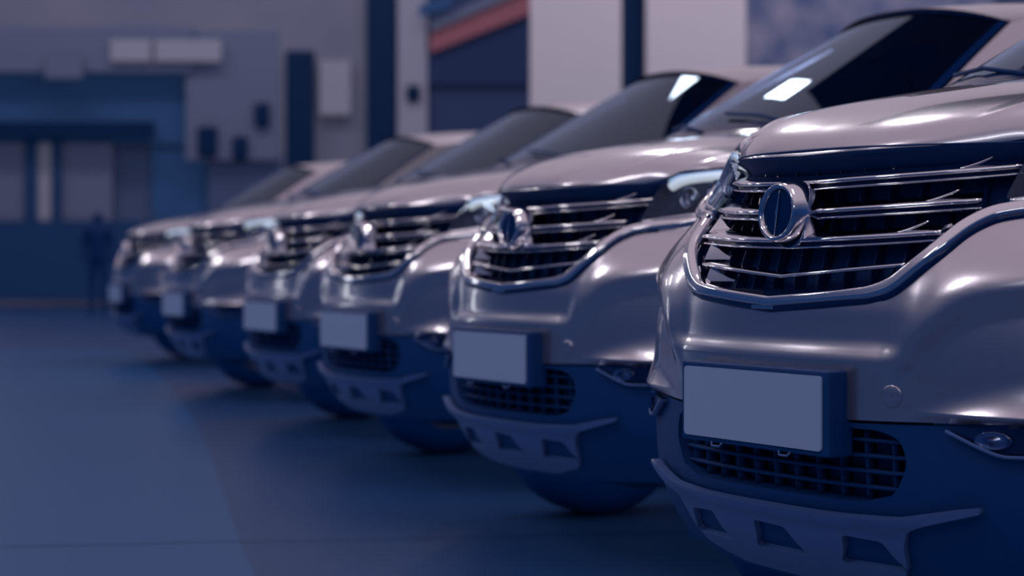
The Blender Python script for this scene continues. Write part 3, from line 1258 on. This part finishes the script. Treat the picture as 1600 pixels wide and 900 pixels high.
gs('upper_wall', -60, 300, 42, 112, 3.0, c_mid)
gs('upper_wall', 290, 435, 48, 250, 2.9, c_mid)
gs('upper_window', 172, 236, 62, 96, 3.1, c_lite, .08)
gs('upper_window', 242, 345, 62, 96, 3.1, c_lite, .08)
gs('hanging_lamp_box', 70, 128, 90, 122, 3.15, c_mid, .1)
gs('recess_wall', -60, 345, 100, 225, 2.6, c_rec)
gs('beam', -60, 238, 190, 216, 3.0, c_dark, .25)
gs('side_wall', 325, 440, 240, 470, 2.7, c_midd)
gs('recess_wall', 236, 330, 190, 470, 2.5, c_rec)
gs('lower_wall', -60, 240, 205, 470, 2.4, c_midd)
gs('wall_panel', -60, 38, 218, 350, 2.6, c_mid, .1)
gs('wall_panel', 58, 80, 218, 350, 2.6, c_lite, .1)
gs('wall_panel', 96, 175, 218, 345, 2.6, c_mid, .1)
gs('dark_post', 40, 56, 216, 470, 2.7, c_base, .12)
gs('dark_post', 82, 94, 216, 470, 2.7, c_base, .12)
gs('base_panel', -60, 300, 345, 470, 2.75, c_base, .1)
gs('vent_box', 290, 318, 118, 162, 2.75, c_dark, .1)

# speaker boxes / signs on the gallery side wall
for (px, py, r, lb) in ((410, 180, 14, 'small dark box mounted on the grey side wall, highest of three'),
                        (325, 222, 18, 'dark box on the grey side wall, nearest the recess'),
                        (376, 232, 14, 'dark box low on the side wall above the farthest cars')):
    Y = YB - 2.9
    mb = MB()
    mb.box((X(px, Y), Y, Z(py, Y)), (r * .8 * Y / 3000, .12, r * 1.3 * Y / 3000), bev=.03)
    mb.box((X(px, Y), Y - .13, Z(py, Y)), (r * .6 * Y / 3000, .02, r * 1.0 * Y / 3000), bev=.01)
    tag(mb.build('wall_box', c_dark), lb, 'box', 'boxes on the side wall')

# person far away standing in front of the gallery
def person(px, Y, h, lb):
    x = X(px, Y)
    hh = h
    V = {'pel': (0, 0, .52), 'ch': (0, 0, .72), 'nk': (0, 0, .835), 'hd': (0, -.01, .93),
         'hl': (-.05, 0, .50), 'kl': (-.055, -.01, .28), 'fl': (-.055, .0, .035), 'tl': (-.06, -.07, .02),
         'hr': (.05, 0, .50), 'kr': (.055, -.01, .28), 'fr': (.055, .0, .035), 'tr': (.06, -.07, .02),
         'sl': (-.105, 0, .80), 'el': (-.13, .01, .62), 'wl': (-.12, -.03, .48), 'sr': (.105, 0, .80), 'er': (.13, .01, .62), 'wr': (.12, -.03, .48)}
    R = {'pel': .085, 'ch': .095, 'nk': .035, 'hd': .058, 'hl': .055, 'kl': .036, 'fl': .026, 'tl': .022, 'hr': .055, 'kr': .036, 'fr': .026, 'tr': .022,
         'sl': .040, 'el': .028, 'wl': .018, 'sr': .040, 'er': .028, 'wr': .018}
    E_ = [('pel', 'ch'), ('ch', 'nk'), ('nk', 'hd'), ('pel', 'hl'), ('hl', 'kl'), ('kl', 'fl'), ('fl', 'tl'), ('pel', 'hr'), ('hr', 'kr'), ('kr', 'fr'), ('fr', 'tr'),
          ('ch', 'sl'), ('sl', 'el'), ('el', 'wl'), ('ch', 'sr'), ('sr', 'er'), ('er', 'wr')]
    K = list(V)
    me = bpy.data.meshes.new('person')
    me.from_pydata([Vector(V[k]) * hh for k in K], [(K.index(a), K.index(b)) for a, b in E_], [])
    o = bpy.data.objects.new('person', me)
    COL.objects.link(o)
    md = o.modifiers.new('skin', 'SKIN')
    for i, k in enumerate(K):
        me.skin_vertices[0].data[i].radius = (R[k] * hh * 1.0, R[k] * hh * .8)
    me.skin_vertices[0].data[0].use_root = True
    sb = o.modifiers.new('sub', 'SUBSURF')
    sb.levels = sb.render_levels = 2
    me.materials.append(M['matte'])
    o.location = (x, Y, 0)
    return tag(o, lb, 'person')


# dark strips and pillars of the far wall
def wall_strip(name, px0, px1, py0, d, m, lb, cat, Yb=YB, py1=470, group=None):
    Y = Yb - d
    mb = MB()
    z0, z1 = max(0, Z(py1, Y)), Z(py0, Y)
    mb.box(((X(px0, Y) + X(px1, Y)) / 2, Y, (z0 + z1) / 2), ((X(px1, Y) - X(px0, Y)) / 2, .12, (z1 - z0) / 2), bev=.02)
    o = mb.build(name, m)
    return tag(o, lb, cat, group)


wall_strip('dark_pillar', 447, 491, 80, .3, c_dark, 'short dark pillar against the pale far wall, stopping below the picture top', 'pillar')
wall_strip('dark_pillar', 573, 620, -60, .3, c_dark, 'tall dark pillar against the far wall, running out of the picture top', 'pillar')
wall_strip('pale_pillar', 622, 668, -60, .4, c_lite, 'pale pillar right beside the tall dark pillar', 'pillar')
wall_strip('wall_panel', 500, 548, 95, .2, c_lite, 'pale rectangular panel on the far wall between the dark pillars', 'panel', py1=180)
mb = MB()
mb.box((X(648), YB - .55, Z(150)), (.13, .08, .16), bev=.05)
mb.tube([(X(648), YB - .55, Z(150)), (X(648), YB - .8, Z(150))], .05, 10)
tag(mb.build('wall_lamp', c_dark), 'small dark fixture on the pale pillar', 'lamp')

# open bay with a red sloping fascia
bay = empty('open_bay', (X(745), YB - .5, 0))
tag(bay, 'dark open bay under a sloping red fascia between pale pillars', 'shed')


def bs(name, pts, d, m, th=.2):
    Y = YB - d
    mb = MB()
    n = len(pts)
    F = [Vector((X(a, Y), Y, max(0, Z(b, Y)))) - Vector(bay.location) for a, b in pts]
    mb.v += F + [p + Vector((0, th, 0)) for p in F]
    mb.face(list(range(n)), False)
    mb.face([n + i for i in range(n)][::-1], False)
    for i in range(n):
        mb.face([i, (i + 1) % n, n + (i + 1) % n, n + i], False)
    return mb.build(name, m, bay)


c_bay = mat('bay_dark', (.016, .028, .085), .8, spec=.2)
c_bay2 = mat('bay_interior', (.026, .040, .105), .8, spec=.2)
bs('back_wall', [(665, 470), (665, -40), (835, -40), (835, 470)], .35, c_bay2)
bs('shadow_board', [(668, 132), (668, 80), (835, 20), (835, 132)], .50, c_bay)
bs('red_fascia', [(672, 82), (672, 52), (835, -20), (835, 18)], .65, c_red)
bs('gutter', [(672, 50), (672, 36), (790, -20), (835, -20)], .75, c_mid)
bs('hanging_sign', [(655, 24), (655, 8), (705, -10), (705, 10)], .95, c_rec)

# nearer right-hand wall: white panels, dark slit, stone cladding
YR = 24.0
wr = empty('wall_right', (X(1000, YR), YR, 0))
wr['kind'] = 'structure'


def ws_(name, px0, px1, py0, m, d=0, th=.4, py1=520):
    Y = YR - d
    o = slab(name, X(px0, Y), X(px1, Y), Y, Y + th, 0, Z(py0, Y), m, None, bev=.02)
    o.parent = wr
    o.matrix_parent_inverse = Matrix.Translation(-Vector(wr.location))
    return o


ws_('white_panel', 828, 971, -80, c_wall2)
ws_('dark_slit', 969, 1013, -80, c_dark, -.25, .2)
ws_('white_panel', 1010, 1166, -80, c_wall2)
ws_('stone_cladding', 1165, 1760, -80, c_stone, -.1, .3)
mb = MB()
mb.box((X(1610, YR), YR - .1, Z(10, YR)), (.45, .15, .06), bev=.02)
tag(mb.build('wall_canopy', c_dark), 'dark slim canopy high on the stone wall at the right edge', 'canopy')

# ------------------------------------------------------------------ cars
proto = make_car()
CARS = [(.498, 3.85, 30.5), (-.048, 5.84, 30), (-.68, 8.0, 30), (-1.29, 10.0, 29), (-2.22, 12.7, 27), (-3.45, 16.8, 25)]
LB = ['silver sport utility car nearest the camera, its chrome grille in sharp focus',
      'second silver car of the row, directly behind the sharp nearest one',
      'third silver car of the row, with a blurred chrome grille and blank plate',
      'fourth silver car of the row, counted from the nearest',
      'fifth silver car of the row, next to last before the far wall',
      'farthest silver car, leftmost and smallest of the parked row']
for i, (x, y, a) in enumerate(CARS):
    c = proto if i == 0 else copy_tree(proto)
    c.location = (x, y, 0)
    c.rotation_euler = (0, 0, math.radians(a - 90))
    tag(c, LB[i], 'car', 'silver cars parked in a slanted row')
person(153, YB - 7, 1.8, 'distant person in dark clothes standing upright before the grey building')
